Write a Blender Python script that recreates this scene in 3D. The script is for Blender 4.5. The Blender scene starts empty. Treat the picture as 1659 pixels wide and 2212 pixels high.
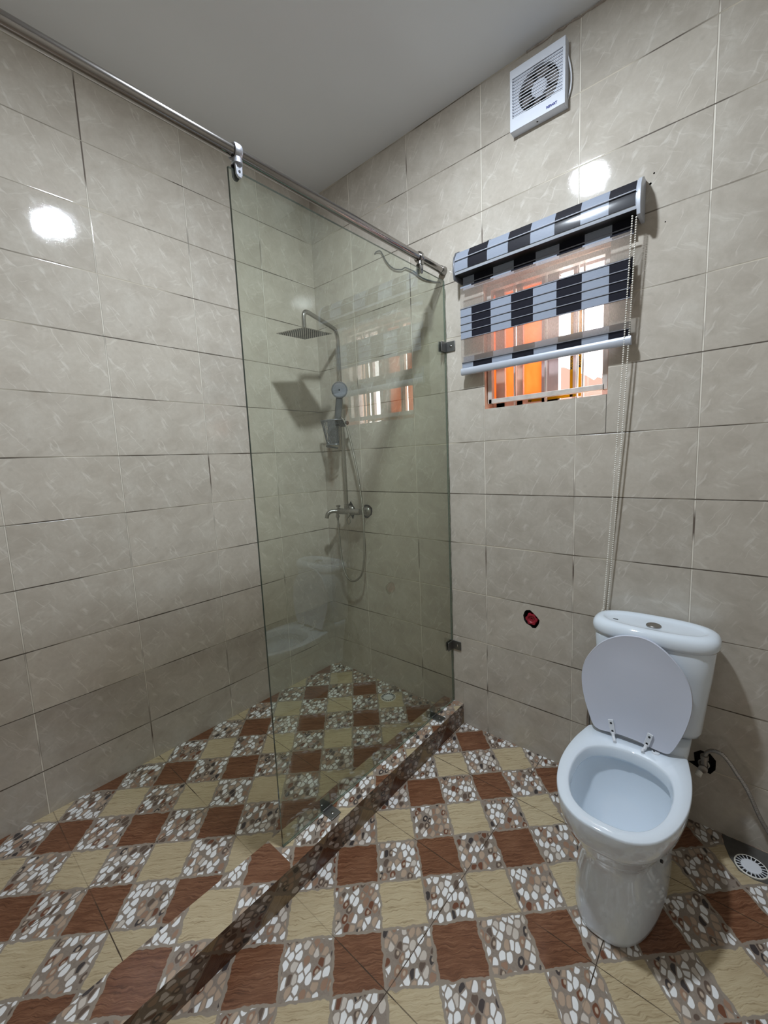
import bpy, bmesh, math, random
from mathutils import Vector, Matrix
random.seed(7)
PI = math.pi
C = bpy.context.scene.collection
scene = bpy.context.scene

# ---------------------------------------------------------------- camera
cam_d = bpy.data.cameras.new('camera')
cam = bpy.data.objects.new('camera', cam_d); C.objects.link(cam)
FWD = Vector((-0.65240505, 0.74751326, -0.12486623))
RGT = Vector((0.7562293, 0.65293268, -0.0423812))
DWN = Vector((0.04984873, -0.12207721, -0.99126801))
m = Matrix.Identity(4)
for i in range(3):
    m[i][0] = RGT[i]; m[i][1] = -DWN[i]; m[i][2] = -FWD[i]
m[0][3], m[1][3], m[2][3] = 2.08114687, -1.82034758, 1.37248339
cam.matrix_world = m
cam_d.sensor_fit = 'HORIZONTAL'; cam_d.sensor_width = 36.0
cam_d.lens = 904.488 / 1659.0 * 36.0
cam_d.clip_start = 0.02
scene.camera = cam

# ---------------------------------------------------------------- world, exposure
scene.view_settings.view_transform = 'Standard'
scene.view_settings.look = 'None'
scene.view_settings.exposure = 1.52
scene.view_settings.gamma = 1.0
scene.view_settings.use_curve_mapping = False
world = bpy.data.worlds.new('sky'); scene.world = world
world.use_nodes = True
bg = world.node_tree.nodes['Background']
bg.inputs[0].default_value = (1.0, 0.97, 0.95, 1)
bg.inputs[1].default_value = 4.0
LAMP_STRENGTH = 350.0
LAMP_COLOR = (0.82, 0.91, 1.0)

# ---------------------------------------------------------------- node helpers
class NT:
    def __init__(s, name):
        s.mat = bpy.data.materials.new(name); s.mat.use_nodes = True
        s.t = s.mat.node_tree; s.n = s.t.nodes; s.l = s.t.links
        s.b = s.n['Principled BSDF']; s.out = s.n['Material Output']
    def node(s, typ, **kw):
        x = s.n.new(typ)
        for k, v in kw.items(): setattr(x, k, v)
        return x
    def put(s, sock, v):
        if v is None: return
        if isinstance(v, bpy.types.NodeSocket): s.l.new(v, sock)
        else: sock.default_value = v
    def math(s, op, a, b=None, c=None, clamp=False):
        x = s.node('ShaderNodeMath', operation=op, use_clamp=clamp)
        s.put(x.inputs[0], a)
        if b is not None: s.put(x.inputs[1], b)
        if c is not None: s.put(x.inputs[2], c)
        return x.outputs[0]
    def mix(s, f, a, b, mode='MIX'):
        x = s.node('ShaderNodeMix', data_type='RGBA', blend_type=mode)
        s.put(x.inputs[0], f)
        for i, v in ((6, a), (7, b)):
            if isinstance(v, tuple) and len(v) == 3: v = v + (1,)
            s.put(x.inputs[i], v)
        return x.outputs[2]
    def noise(s, vec, scale, detail=3, rough=0.5, dist=0.0, dim='3D', w=None):
        x = s.node('ShaderNodeTexNoise', noise_dimensions=dim)
        s.put(x.inputs['Vector'], vec)
        if w is not None: s.put(x.inputs['W'], w)
        x.inputs['Scale'].default_value = scale; x.inputs['Detail'].default_value = detail
        x.inputs['Roughness'].default_value = rough; x.inputs['Distortion'].default_value = dist
        return x.outputs[0]
    def comb(s, x=0.0, y=0.0, z=0.0):
        k = s.node('ShaderNodeCombineXYZ')
        s.put(k.inputs[0], x); s.put(k.inputs[1], y); s.put(k.inputs[2], z)
        return k.outputs[0]
    def ramp(s, f, stops, interp='LINEAR'):
        x = s.node('ShaderNodeValToRGB'); s.put(x.inputs[0], f)
        cr = x.color_ramp; cr.interpolation = interp
        while len(cr.elements) < len(stops): cr.elements.new(0.5)
        for e, (p, c) in zip(cr.elements, stops):
            e.position = p; e.color = c if len(c) == 4 else tuple(c) + (1,)
        return x.outputs[0]
    def map(s, v, a, b, c=0.0, d=1.0):
        x = s.node('ShaderNodeMapRange'); s.put(x.inputs[0], v)
        for i, k in enumerate((a, b, c, d)): s.put(x.inputs[i + 1], k)
        return x.outputs[0]
    def pos(s):
        g = s.node('ShaderNodeTexCoord'); q = s.node('ShaderNodeSeparateXYZ')
        s.l.new(g.outputs['Object'], q.inputs[0])
        return g.outputs['Object'], q.outputs[0], q.outputs[1], q.outputs[2]
    def bump(s, h, strength=0.2, dist=0.002, normal=None):
        x = s.node('ShaderNodeBump'); x.inputs['Strength'].default_value = strength
        x.inputs['Distance'].default_value = dist; s.put(x.inputs['Height'], h)
        if normal is not None: s.put(x.inputs['Normal'], normal)
        return x.outputs[0]
    def set(s, **kw):
        for k, v in kw.items():
            nm = k.replace('_', ' ')
            if isinstance(v, tuple) and len(v) == 3: v = v + (1,)
            s.put(s.b.inputs[nm], v)
        return s

def plain(name, col, rough=0.5, metal=0.0, noise_amt=0.06, nscale=40, bump=0.0, **kw):
    t = NT(name); P, x, y, z = t.pos()
    n = t.noise(P, nscale, 3)
    c = t.mix(n, tuple(k * (1 - noise_amt) for k in col), tuple(min(1, k * (1 + noise_amt)) for k in col))
    t.set(Base_Color=c, Roughness=rough, Metallic=metal, **kw)
    if bump: t.put(t.b.inputs['Normal'], t.bump(n, bump, 0.001))
    return t.mat

# ---------------------------------------------------------------- wall tiles
def wall_tile(name, axis, u0, sign, lowdark=False, extra=(), shade_mul=1.0):
    t = NT(name); P, x, y, z = t.pos()
    uu = x if axis == 'x' else t.math('MULTIPLY', y, -1.0)
    TW, TH, V0 = 0.40405, 0.25, 0.186
    a = t.math('DIVIDE', t.math('SUBTRACT', uu, u0), TW)
    b = t.math('DIVIDE', t.math('SUBTRACT', z, V0), TH)
    ia, ib = t.math('FLOOR', a), t.math('FLOOR', b)
    fa, fb = t.math('FRACT', a), t.math('FRACT', b)
    fa = t.math('SUBTRACT', a, ia); fb = t.math('SUBTRACT', b, ib)
    du = t.math('MULTIPLY', t.math('MINIMUM', fa, t.math('SUBTRACT', 1.0, fa)), TW)
    dv = t.math('MULTIPLY', t.math('MINIMUM', fb, t.math('SUBTRACT', 1.0, fb)), TH)
    # per tile random values
    wn = t.node('ShaderNodeTexWhiteNoise', noise_dimensions='2D')
    t.put(wn.inputs['Vector'], t.comb(ia, ib, 0.0))
    r = wn.outputs[0]
    wn2 = t.node('ShaderNodeTexWhiteNoise', noise_dimensions='2D')
    t.put(wn2.inputs['Vector'], t.comb(t.math('ADD', ia, 17.3), t.math('ADD', ib, 5.1), 0.0))
    r2 = wn2.outputs[0]
    flip = t.math('SUBTRACT', t.math('MULTIPLY', t.math('GREATER_THAN', r, 0.62), -2.0), -1.0)
    lu = t.math('MULTIPLY', t.math('MULTIPLY', t.math('SUBTRACT', fa, 0.5), TW), flip)
    lv = t.math('MULTIPLY', t.math('MULTIPLY', t.math('SUBTRACT', fb, 0.5), TH), flip)
    var = t.math('MULTIPLY', t.math('FLOOR', t.math('MULTIPLY', r2, 3.0)), 3.7)
    # printed marble veins, two families of short strokes
    def veins(ang, sc_l, sc_s, thr, w, seed):
        ca, sa = math.cos(ang), math.sin(ang)
        p = t.math('ADD', t.math('MULTIPLY', lu, ca), t.math('MULTIPLY', lv, sa))
        q = t.math('SUBTRACT', t.math('MULTIPLY', lv, ca), t.math('MULTIPLY', lu, sa))
        wob = t.noise(t.comb(t.math('MULTIPLY', p, 1.0), q, var), 25, 2)
        q2 = t.math('ADD', q, t.math('MULTIPLY', t.math('SUBTRACT', wob, 0.5), 0.02))
        vec = t.comb(t.math('MULTIPLY', p, sc_l), t.math('MULTIPLY', q2, sc_s), t.math('ADD', var, seed))
        n = t.noise(vec, 1.0, 1.5, 0.5)
        ridge = t.math('ABSOLUTE', t.math('SUBTRACT', n, 0.5))
        line = t.map(ridge, 0.0, w, 1.0, 0.0)
        mask = t.noise(t.comb(t.math('MULTIPLY', p, 14), t.math('MULTIPLY', q, 26), t.math('ADD', var, seed + 9)), 1.0, 1)
        mask = t.map(mask, thr, thr + 0.09, 0.0, 1.0)
        return t.math('MULTIPLY', line, mask, clamp=True)
    v1 = veins(math.radians(57), 5, 34, 0.53, 0.035, 1.0)
    v2 = veins(math.radians(-32), 8, 45, 0.55, 0.045, 4.0)
    lvec = t.comb(lu, lv, var)
    big = t.noise(lvec, 9, 6, 0.62, 0.6)
    fine = t.noise(lvec, 55, 5, 0.65)
    col = t.ramp(big, [(0.32, (0.53, 0.475, 0.405)), (0.5, (0.61, 0.555, 0.48)), (0.7, (0.66, 0.61, 0.535))])
    col = t.mix(t.map(fine, 0.35, 0.65, 0.0, 0.35), col, (0.50, 0.445, 0.375), 'MIX')
    spots = t.noise(lvec, 22, 1)
    col = t.mix(t.map(spots, 0.71, 0.78, 0.0, 0.3), col, (0.40, 0.35, 0.30))
    col = t.mix(t.math('MULTIPLY', v1, 0.44), col, (0.86, 0.82, 0.75))
    col = t.mix(t.math('MULTIPLY', v2, 0.30), col, (0.84, 0.80, 0.72))
    tint = t.map(r2, 0.0, 1.0, 0.93 * shade_mul, 1.04 * shade_mul)
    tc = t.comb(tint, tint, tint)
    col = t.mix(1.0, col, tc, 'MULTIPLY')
    if lowdark:  # lowest two courses come from a greyer batch
        f = t.math('LESS_THAN', z, 0.436)
        col = t.mix(f, col, t.mix(1.0, col, (0.80, 0.79, 0.79), 'MULTIPLY'))
    # grout
    gn = t.noise(P, 6, 3); gn2 = t.noise(P, 90, 2)
    wH = t.map(gn, 0.35, 0.7, 0.0010, 0.0024); wV = t.map(gn, 0.35, 0.7, 0.0015, 0.0026)
    wH = t.math('ADD', wH, t.math('MULTIPLY', gn2, 0.0006))
    gh = t.map(t.math('SUBTRACT', dv, wH), -0.0004, 0.0006, 1.0, 0.0)
    gv = t.map(t.math('SUBTRACT', du, wV), -0.0004, 0.0006, 1.0, 0.0)
    darkH = t.map(t.noise(P, 2.3, 2), 0.42, 0.56, 0.0, 1.0)
    cH = t.mix(darkH, (0.58, 0.52, 0.42), (0.10, 0.08, 0.06))
    darkV = t.map(t.noise(P, 3.1, 2), 0.55, 0.64, 0.0, 1.0)
    cV = t.mix(darkV, (0.75, 0.70, 0.61), (0.13, 0.10, 0.08))
    ge = t.map(t.math('SUBTRACT', du, t.math('ADD', wV, 0.0011)), -0.0002, 0.0005, 0.55, 0.0)
    col = t.mix(ge, col, (0.20, 0.165, 0.13)); col = t.mix(gv, col, cV); col = t.mix(gh, col, cH)
    g = t.math('MAXIMUM', gh, gv)
    for (ax, pos, lo, hi, dark) in extra:       # cut-tile joints, straight segments
        c1, c2 = (uu, z) if ax == 'v' else (z, uu)
        d = t.map(t.math('ABSOLUTE', t.math('SUBTRACT', c1, pos)), 0.0008, 0.0016, 1.0, 0.0)
        inr = t.math('MULTIPLY', t.math('GREATER_THAN', c2, lo), t.math('LESS_THAN', c2, hi))
        d = t.math('MULTIPLY', d, inr)
        col = t.mix(d, col, (0.10, 0.085, 0.07) if dark else (0.46, 0.42, 0.35)); g = t.math('MAXIMUM', g, d)
    # rust and soap staining low in the shower corner and along the sealant
    if axis == 'x':
        d1 = t.math('ABSOLUTE', t.math('SUBTRACT', x, t.math('ADD', 0.035, t.math('MULTIPLY', t.noise(t.comb(0, 0, z), 12, 2), 0.05))))
        sm = t.map(d1, 0.0, 0.035, 1.0, 0.0)
        sz = t.math('MULTIPLY', t.map(z, 1.60, 1.50, 0.0, 1.0), t.map(z, 1.18, 1.30, 0.0, 1.0))
        sz = t.math('MULTIPLY', sz, t.map(t.noise(P, 14, 3), 0.35, 0.6, 0.2, 0.95))
        col = t.mix(t.math('MULTIPLY', sm, sz), col, (0.21, 0.115, 0.05))
    t.set(Base_Color=col, Roughness=t.map(g, 0, 1, 0.06, 0.7))
    pit = t.noise(P, 420, 1)
    wave = t.noise(P, 14, 2)
    h = t.math('ADD', t.math('MULTIPLY', pit, 0.16), t.math('MULTIPLY', wave, 0.8))
    h = t.math('SUBTRACT', h, t.math('MULTIPLY', g, 1.6))
    # slightly pillowed tile edges
    edge = t.math('MINIMUM', du, dv)
    h = t.math('ADD', h, t.map(edge, 0.0, 0.004, 0.0, 0.5))
    t.put(t.b.inputs['Normal'], t.bump(h, 0.5, 0.0009))
    t.b.inputs['Specular IOR Level'].default_value = 0.5
    return t.mat

# ---------------------------------------------------------------- printed floor tiles
def floor_tile(name, ax0, ax1, cx, cy, jx, jy, p=0.2063, phase=0, joints=True, rough=0.28, side_shade=None):
    t = NT(name); P, x, y, z = t.pos()
    S = {'x': x, 'y': y, 'z': z}
    u, v = S[ax0], S[ax1]
    n1 = t.noise(P, 36, 2); n2 = t.noise(t.mix(0.5, P, (3.0, 5.0, 2.0)), 72, 2)
    wu = t.math('MULTIPLY', t.math('SUBTRACT', n1, 0.5), 0.019)
    wv = t.math('MULTIPLY', t.math('SUBTRACT', n2, 0.5), 0.019)
    a = t.math('DIVIDE', t.math('SUBTRACT', t.math('ADD', u, wu), cx), p)
    b = t.math('DIVIDE', t.math('SUBTRACT', t.math('ADD', v, wv), cy), p)
    Pq = t.math('ADD', a, b); Qq = t.math('SUBTRACT', a, b)
    iP, iQ = t.math('ROUND', Pq), t.math('ROUND', Qq)
    fP, fQ = t.math('SUBTRACT', Pq, iP), t.math('SUBTRACT', Qq, iQ)
    e = t.math('SUBTRACT', 0.5, t.math('MAXIMUM', t.math('ABSOLUTE', fP), t.math('ABSOLUTE', fQ)))
    par = t.math('ABSOLUTE', t.math('MODULO', t.math('ADD', iP, iQ), 2.0))          # 0 solid, 1 pebble
    solid = t.math('LESS_THAN', par, 0.5)
    brown = t.math('LESS_THAN', t.math('ABSOLUTE', t.math('MODULO', t.math('ADD', iP, float(phase)), 2.0)), 0.5)
    # wood grain along P
    gv = t.comb(t.math('MULTIPLY', Pq, 1.2), t.math('MULTIPLY', t.math('ADD', Qq, t.math('MULTIPLY', t.noise(P, 9, 2), 0.16)), 24), iP)
    grain = t.noise(gv, 1.6, 5, 0.65)
    cb = t.ramp(grain, [(0.3, (0.085, 0.030, 0.014)), (0.5, (0.19, 0.080, 0.040)), (0.68, (0.28, 0.14, 0.078))])
    cc = t.ramp(grain, [(0.3, (0.28, 0.205, 0.115)), (0.45, (0.50, 0.40, 0.25)), (0.68, (0.60, 0.51, 0.34))])
    sol = t.mix(brown, cc, cb)
    # pebbles: voronoi cells
    pv = t.comb(t.math('MULTIPLY', t.math('ADD', u, t.math('MULTIPLY', v, 0.25)), 1.25), t.math('MULTIPLY', v, 0.85), t.math('MULTIPLY', iP, 3.0))
    wob = t.node('ShaderNodeVectorMath', operation='ADD')
    nn = t.node('ShaderNodeTexNoise'); t.put(nn.inputs['Vector'], P); nn.inputs['Scale'].default_value = 40
    sc = t.node('ShaderNodeVectorMath', operation='SCALE'); t.put(sc.inputs[0], nn.outputs['Color']); sc.inputs['Scale'].default_value = 0.006
    t.put(wob.inputs[0], pv); t.put(wob.inputs[1], sc.outputs[0])
    vo = t.node('ShaderNodeTexVoronoi', voronoi_dimensions='2D', feature='F1'); t.put(vo.inputs['Vector'], wob.outputs[0])
    vo.inputs['Scale'].default_value = 41; vo.inputs['Randomness'].default_value = 0.85
    ve = t.node('ShaderNodeTexVoronoi', voronoi_dimensions='2D', feature='DISTANCE_TO_EDGE'); t.put(ve.inputs['Vector'], wob.outputs[0])
    ve.inputs['Scale'].default_value = 41; ve.inputs['Randomness'].default_value = 0.85
    f1, de = vo.outputs['Distance'], ve.outputs['Distance']
    sp = t.node('ShaderNodeSeparateColor'); t.put(sp.inputs[0], vo.outputs['Color'])
    rr, rg = sp.outputs[0], sp.outputs[1]
    body = t.ramp(rr, [(0.0, (0.86, 0.86, 0.86)), (0.42, (0.62, 0.56, 0.50)), (0.52, (0.46, 0.34, 0.25)), (0.66, (0.33, 0.20, 0.135)), (0.78, (0.13, 0.09, 0.07)), (0.87, (0.17, 0.065, 0.035)), (0.93, (0.055, 0.045, 0.045))], 'CONSTANT')
    core = t.mix(t.math('GREATER_THAN', rg, 0.5), body, (0.50, 0.40, 0.31))
    dk = t.math('GREATER_THAN', rr, 0.66)
    inner = t.math('MULTIPLY', t.map(f1, 0.16, 0.26, 1.0, 0.0), dk)
    peb = t.mix(inner, body, core)
    peb = t.mix(t.map(de, 0.075, 0.14, 0.5, 0.0), peb, (0.20, 0.14, 0.10))
    mort = t.mix(t.noise(P, 180, 2), (0.22, 0.175, 0.14), (0.34, 0.285, 0.24))
    ispeb = t.map(de, 0.055, 0.085, 0.0, 1.0)
    ispeb = t.math('MULTIPLY', ispeb, t.map(f1, 0.54, 0.48, 0.0, 1.0))
    peb = t.mix(ispeb, mort, peb)
    line = t.map(e, 0.022, 0.032, 1.0, 0.0)
    col = t.mix(solid, peb, sol)
    col = t.mix(line, col, (0.31, 0.26, 0.21))
    if joints:
        TP = 0.4126
        def jd(c, c0):
            q = t.math('DIVIDE', t.math('SUBTRACT', c, c0), TP)
            q = t.math('ABSOLUTE', t.math('SUBTRACT', q, t.math('ROUND', q)))
            return t.math('MULTIPLY', q, TP)
        nj = t.noise(P, 30, 3)
        for c, c0, nsc in ((u, jx, 5.0), (v, jy, 4.0)):
            w = t.math('MULTIPLY', nj, 0.0024)
            j = t.map(t.math('SUBTRACT', jd(c, c0), w), -0.0003, 0.0005, 1.0, 0.0)
            nb = t.map(t.noise(P, nsc, 1), 0.40, 0.52, 0.25, 1.0)
            col = t.mix(t.math('MULTIPLY', j, nb), col, (0.055, 0.035, 0.022))
    dirt = t.noise(P, 5, 5, 0.6)
    col = t.mix(t.map(dirt, 0.45, 0.75, 0.0, 0.35), col, t.mix(1.0, col, (0.62, 0.55, 0.48), 'MULTIPLY'))
    if side_shade: col = t.mix(1.0, col, side_shade, 'MULTIPLY')
    t.set(Base_Color=col, Roughness=rough)
    h = t.math('ADD', t.math('MULTIPLY', t.noise(P, 260, 2), 0.25), t.math('MULTIPLY', ispeb, 0.35))
    t.put(t.b.inputs['Normal'], t.bump(h, 0.25, 0.0008))
    return t.mat

M = {}
M['tile_left'] = wall_tile('wall_tile_left', 'y', 0.372, -1, lowdark=True)
M['tile_back'] = wall_tile('wall_tile_back', 'x', 0.330, 1, shade_mul=0.86, extra=(('v', 1.6545, 1.436, 1.686, True), ('v', 0.995, -0.1, 0.186, False), ('v', 1.138, 1.436, 1.60, False)))  # same tile, colour lowered to stand for dimmer light on this wall
M['tile_plain'] = wall_tile('wall_tile_rest', 'y', 0.372, -1)
M['tile_front'] = wall_tile('wall_tile_front', 'x', 0.330, 1)
M['floor_dry'] = floor_tile('floor_tile_dry', 'x', 'y', 1.3105, -0.719, 1.418, -0.7205)
M['floor_wet'] = floor_tile('floor_tile_shower', 'x', 'y', 0.182, -1.572, 0.487, -1.573, rough=0.33)
M['kerb_top'] = floor_tile('kerb_tile_top', 'x', 'y', 0.945, -1.375, 0.0, -0.78, phase=1, joints=False)
M['kerb_top2'] = floor_tile('kerb_tile_top_far', 'x', 'y', 0.860, -0.26, 0.0, -0.78, phase=1, joints=False)
M['kerb_side'] = floor_tile('kerb_tile_side', 'z', 'y', -0.072, -1.00, 0.0, -0.78, phase=0, joints=False, side_shade=(0.50, 0.44, 0.40))  # shade of the steeply lit kerb face multiplied into its tile colour
M['ceiling'] = plain('ceiling_paint', (0.76, 0.775, 0.80), 0.55, noise_amt=0.03, nscale=3)
M['dark'] = plain('broken_hole', (0.012, 0.010, 0.009), 0.9)
M['reveal'] = plain('window_reveal_plaster', (0.82, 0.54, 0.40), 0.8, noise_amt=0.10, nscale=18, bump=0.3)
M['steel'] = plain('brushed_steel', (0.38, 0.365, 0.35), 0.24, 1.0, noise_amt=0.10, nscale=60)
M['rod_steel'] = plain('rail_steel', (0.33, 0.31, 0.295), 0.17, 1.0, noise_amt=0.08, nscale=30)
M['worn_chrome'] = plain('worn_chrome', (0.34, 0.325, 0.31), 0.30, 1.0, noise_amt=0.25, nscale=90)
M['cast'] = plain('cast_clamp', (0.50, 0.51, 0.56), 0.38, 1.0, noise_amt=0.3, nscale=160, bump=0.4)
M['grey_plastic'] = plain('grey_plastic', (0.16, 0.165, 0.18), 0.35, 0.3, noise_amt=0.12, nscale=120)
M['black_plastic'] = plain('black_plastic', (0.015, 0.015, 0.016), 0.4)
M['clip'] = plain('clip_metal', (0.22, 0.22, 0.215), 0.42, 1.0, noise_amt=0.15, nscale=80)
M['ceramic'] = plain('white_ceramic', (0.75, 0.82, 0.90), 0.07, noise_amt=0.02, nscale=8, Coat_Weight=0.5, Coat_Roughness=0.03)
M['seat'] = plain('seat_plastic', (0.60, 0.625, 0.72), 0.34, noise_amt=0.03, nscale=10)
M['white_plastic'] = plain('white_plastic', (0.74, 0.76, 0.80), 0.35, noise_amt=0.02)
M['fan_plastic'] = plain('fan_plastic', (0.70, 0.73, 0.80), 0.38, noise_amt=0.02)
M['fan_inner'] = plain('fan_blade_plastic', (0.15, 0.13, 0.12), 0.5)
M['cream_plastic'] = plain('cream_plastic', (0.78, 0.75, 0.68), 0.4)
M['alu_white'] = plain('coated_aluminium', (0.50, 0.53, 0.60), 0.32, 0.2, noise_amt=0.04)
M['red'] = plain('red_plastic', (0.30, 0.015, 0.03), 0.42)
M['cable'] = plain('black_cable', (0.03, 0.035, 0.04), 0.5)
M['sealant'] = plain('mouldy_sealant', (0.13, 0.14, 0.10), 0.6, noise_amt=0.5, nscale=120)
M['mortar'] = plain('grey_mortar', (0.085, 0.08, 0.072), 0.7, noise_amt=0.25, nscale=60, bump=0.4)
M['plaster'] = plain('rough_plaster', (0.34, 0.29, 0.25), 0.9, noise_amt=0.3, nscale=90, bump=0.5)
M['frame'] = plain('window_frame_metal', (0.58, 0.54, 0.50), 0.4, 0.1, noise_amt=0.30, nscale=35, bump=0.2)
M['frame_pink'] = plain('window_frame_salmon', (0.85, 0.58, 0.46), 0.45, noise_amt=0.10, nscale=25)
M['frame_mauve'] = plain('window_frame_mauve', (0.70, 0.58, 0.58), 0.4, 0.0, noise_amt=0.08)
M['bar_white'] = plain('burglar_bar_paint', (0.80, 0.78, 0.76), 0.35)
def tape_mat():
    t = NT('yellow_tape')
    d = t.node('ShaderNodeBsdfDiffuse'); d.inputs[0].default_value = (0.85, 0.50, 0.02, 1)
    tr = t.node('ShaderNodeBsdfTranslucent'); tr.inputs[0].default_value = (0.35, 0.19, 0.005, 1)
    a = t.node('ShaderNodeMixShader'); a.inputs[0].default_value = 0.5
    t.l.new(d.outputs[0], a.inputs[1]); t.l.new(tr.outputs[0], a.inputs[2]); t.l.new(a.outputs[0], t.out.inputs[0])
    return t.mat
M['tape'] = tape_mat()
M['cord'] = plain('pleat_cord_grey', (0.22, 0.23, 0.27), 0.5)
M['ink'] = plain('black_print', (0.02, 0.018, 0.015), 0.6)
M['blue_ink'] = plain('blue_print', (0.02, 0.03, 0.22), 0.5)
M['roof'] = plain('roof_sheet', (0.085, 0.045, 0.032), 0.7)
M['hose'] = None

def hose_mat(name, col, rough, pitch):
    t = NT(name); P, x, y, z = t.pos()
    w = t.math('SINE', t.math('MULTIPLY', z, 2 * PI / pitch))
    t.set(Base_Color=t.mix(t.map(w, -1, 1), tuple(c * 0.55 for c in col), col), Roughness=rough, Metallic=0.9)
    t.put(t.b.inputs['Normal'], t.bump(w, 0.5, 0.001))
    return t.mat
M['hose'] = hose_mat('shower_hose', (0.50, 0.47, 0.42), 0.32, 0.004)
M['hose2'] = hose_mat('braided_hose', (0.62, 0.60, 0.58), 0.22, 0.003)

def pane_orange():
    t = NT('orange_pane'); P, x, y, z = t.pos()
    n = t.noise(t.comb(t.math('MULTIPLY', x, 3), y, t.math('MULTIPLY', z, 1)), 18, 4)
    c = t.mix(n, (0.44, 0.18, 0.07), (0.52, 0.24, 0.105))
    tr = t.node('ShaderNodeBsdfTranslucent'); t.put(tr.inputs[0], c)
    tp = t.node('ShaderNodeBsdfTransparent'); t.put(tp.inputs[0], c)
    mx = t.node('ShaderNodeMixShader'); mx.inputs[0].default_value = 0.22
    t.l.new(tr.outputs[0], mx.inputs[1]); t.l.new(tp.outputs[0], mx.inputs[2])
    t.l.new(mx.outputs[0], t.out.inputs[0])
    return t.mat
M['orange'] = pane_orange()

def clear_glass(name, tint, refl=1.0, haze=0.0):
    t = NT(name)
    tp = t.node('ShaderNodeBsdfTransparent'); tp.inputs[0].default_value = tuple(tint) + (1,)
    gl = t.node('ShaderNodeBsdfGlossy'); gl.inputs['Roughness'].default_value = 0.0
    gl.inputs[0].default_value = (0.95, 1.0, 0.96, 1)
    fr = t.node('ShaderNodeFresnel'); fr.inputs[0].default_value = 1.52
    geo = t.node('ShaderNodeNewGeometry')
    f = t.math('MULTIPLY', fr.outputs[0], t.math('SUBTRACT', 1.0, geo.outputs['Backfacing']))
    f = t.math('MULTIPLY', f, refl, clamp=True)
    mx = t.node('ShaderNodeMixShader'); t.put(mx.inputs[0], f)
    base = tp.outputs[0]
    if haze:
        P, x, y, z = t.pos()
        df = t.node('ShaderNodeBsdfDiffuse'); df.inputs[0].default_value = (0.55, 0.56, 0.5, 1)
        m2 = t.node('ShaderNodeMixShader')
        streak = t.noise(t.comb(t.math('MULTIPLY', x, 1), t.math('MULTIPLY', y, 3), t.math('MULTIPLY', z, 0.6)), 4, 5, 0.6)
        t.put(m2.inputs[0], t.map(streak, 0.35, 0.75, haze * 0.3, haze * 1.4))
        t.l.new(base, m2.inputs[1]); t.l.new(df.outputs[0], m2.inputs[2]); base = m2.outputs[0]
    t.l.new(base, mx.inputs[1]); t.l.new(gl.outputs[0], mx.inputs[2])
    t.l.new(mx.outputs[0], t.out.inputs[0])
    return t.mat
M['glass'] = clear_glass('shower_glass', (0.935, 0.962, 0.915), 1.9, 0.03)
M['pane'] = clear_glass('window_glass', (0.97, 0.97, 0.97), 1.0)
M['water'] = clear_glass('toilet_water', (0.70, 0.82, 0.81), 1.0)
M['glass_edge'] = plain('glass_edge', (0.035, 0.075, 0.06), 0.15, 0.0, Coat_Weight=0.6)

def check_fabric(name, gloss=0.75, coat=0.0):
    t = NT(name); P, x, y, z = t.pos()
    k = t.math('FLOOR', t.math('DIVIDE', t.math('SUBTRACT', x, 1.015), 0.0930))
    odd = t.math('GREATER_THAN', t.math('ABSOLUTE', t.math('MODULO', k, 2.0)), 0.5)
    weave = t.noise(t.comb(t.math('MULTIPLY', x, 0.3), y, t.math('MULTIPLY', z, 6)), 160, 2)
    light = t.mix(weave, (0.235, 0.265, 0.33), (0.33, 0.365, 0.44))
    dark = t.mix(weave, (0.006, 0.006, 0.011), (0.014, 0.014, 0.022))
    t.set(Base_Color=t.mix(odd, light, dark), Roughness=gloss, Specular_IOR_Level=0.15, Coat_Weight=coat, Coat_Roughness=0.12)
    return t.mat
M['check'] = check_fabric('check_fabric')
M['check_gloss'] = check_fabric('check_insert', 0.5, 1.0)
def sheer():
    t = NT('sheer_fabric'); P, x, y, z = t.pos()
    d = t.node('ShaderNodeBsdfDiffuse'); d.inputs[0].default_value = (0.50, 0.45, 0.40, 1)
    tr = t.node('ShaderNodeBsdfTranslucent'); tr.inputs[0].default_value = (0.60, 0.52, 0.46, 1)
    tp = t.node('ShaderNodeBsdfTransparent')
    a = t.node('ShaderNodeMixShader'); a.inputs[0].default_value = 0.5
    t.l.new(d.outputs[0], a.inputs[1]); t.l.new(tr.outputs[0], a.inputs[2])
    b = t.node('ShaderNodeMixShader')
    w = t.noise(t.comb(t.math('MULTIPLY', x, 5), y, z), 120, 2)
    t.put(b.inputs[0], t.map(w, 0.3, 0.7, 0.22, 0.38))
    t.l.new(tp.outputs[0], b.inputs[1]); t.l.new(a.outputs[0], b.inputs[2])
    t.l.new(b.outputs[0], t.out.inputs[0])
    return t.mat
M['sheer'] = sheer()
def lamp_mat():
    t = NT('lamp_diffuser')
    e = t.node('ShaderNodeEmission'); e.inputs[0].default_value = LAMP_COLOR + (1,); e.inputs[1].default_value = LAMP_STRENGTH
    t.l.new(e.outputs[0], t.out.inputs[0]); return t.mat
M['lamp'] = lamp_mat()

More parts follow.
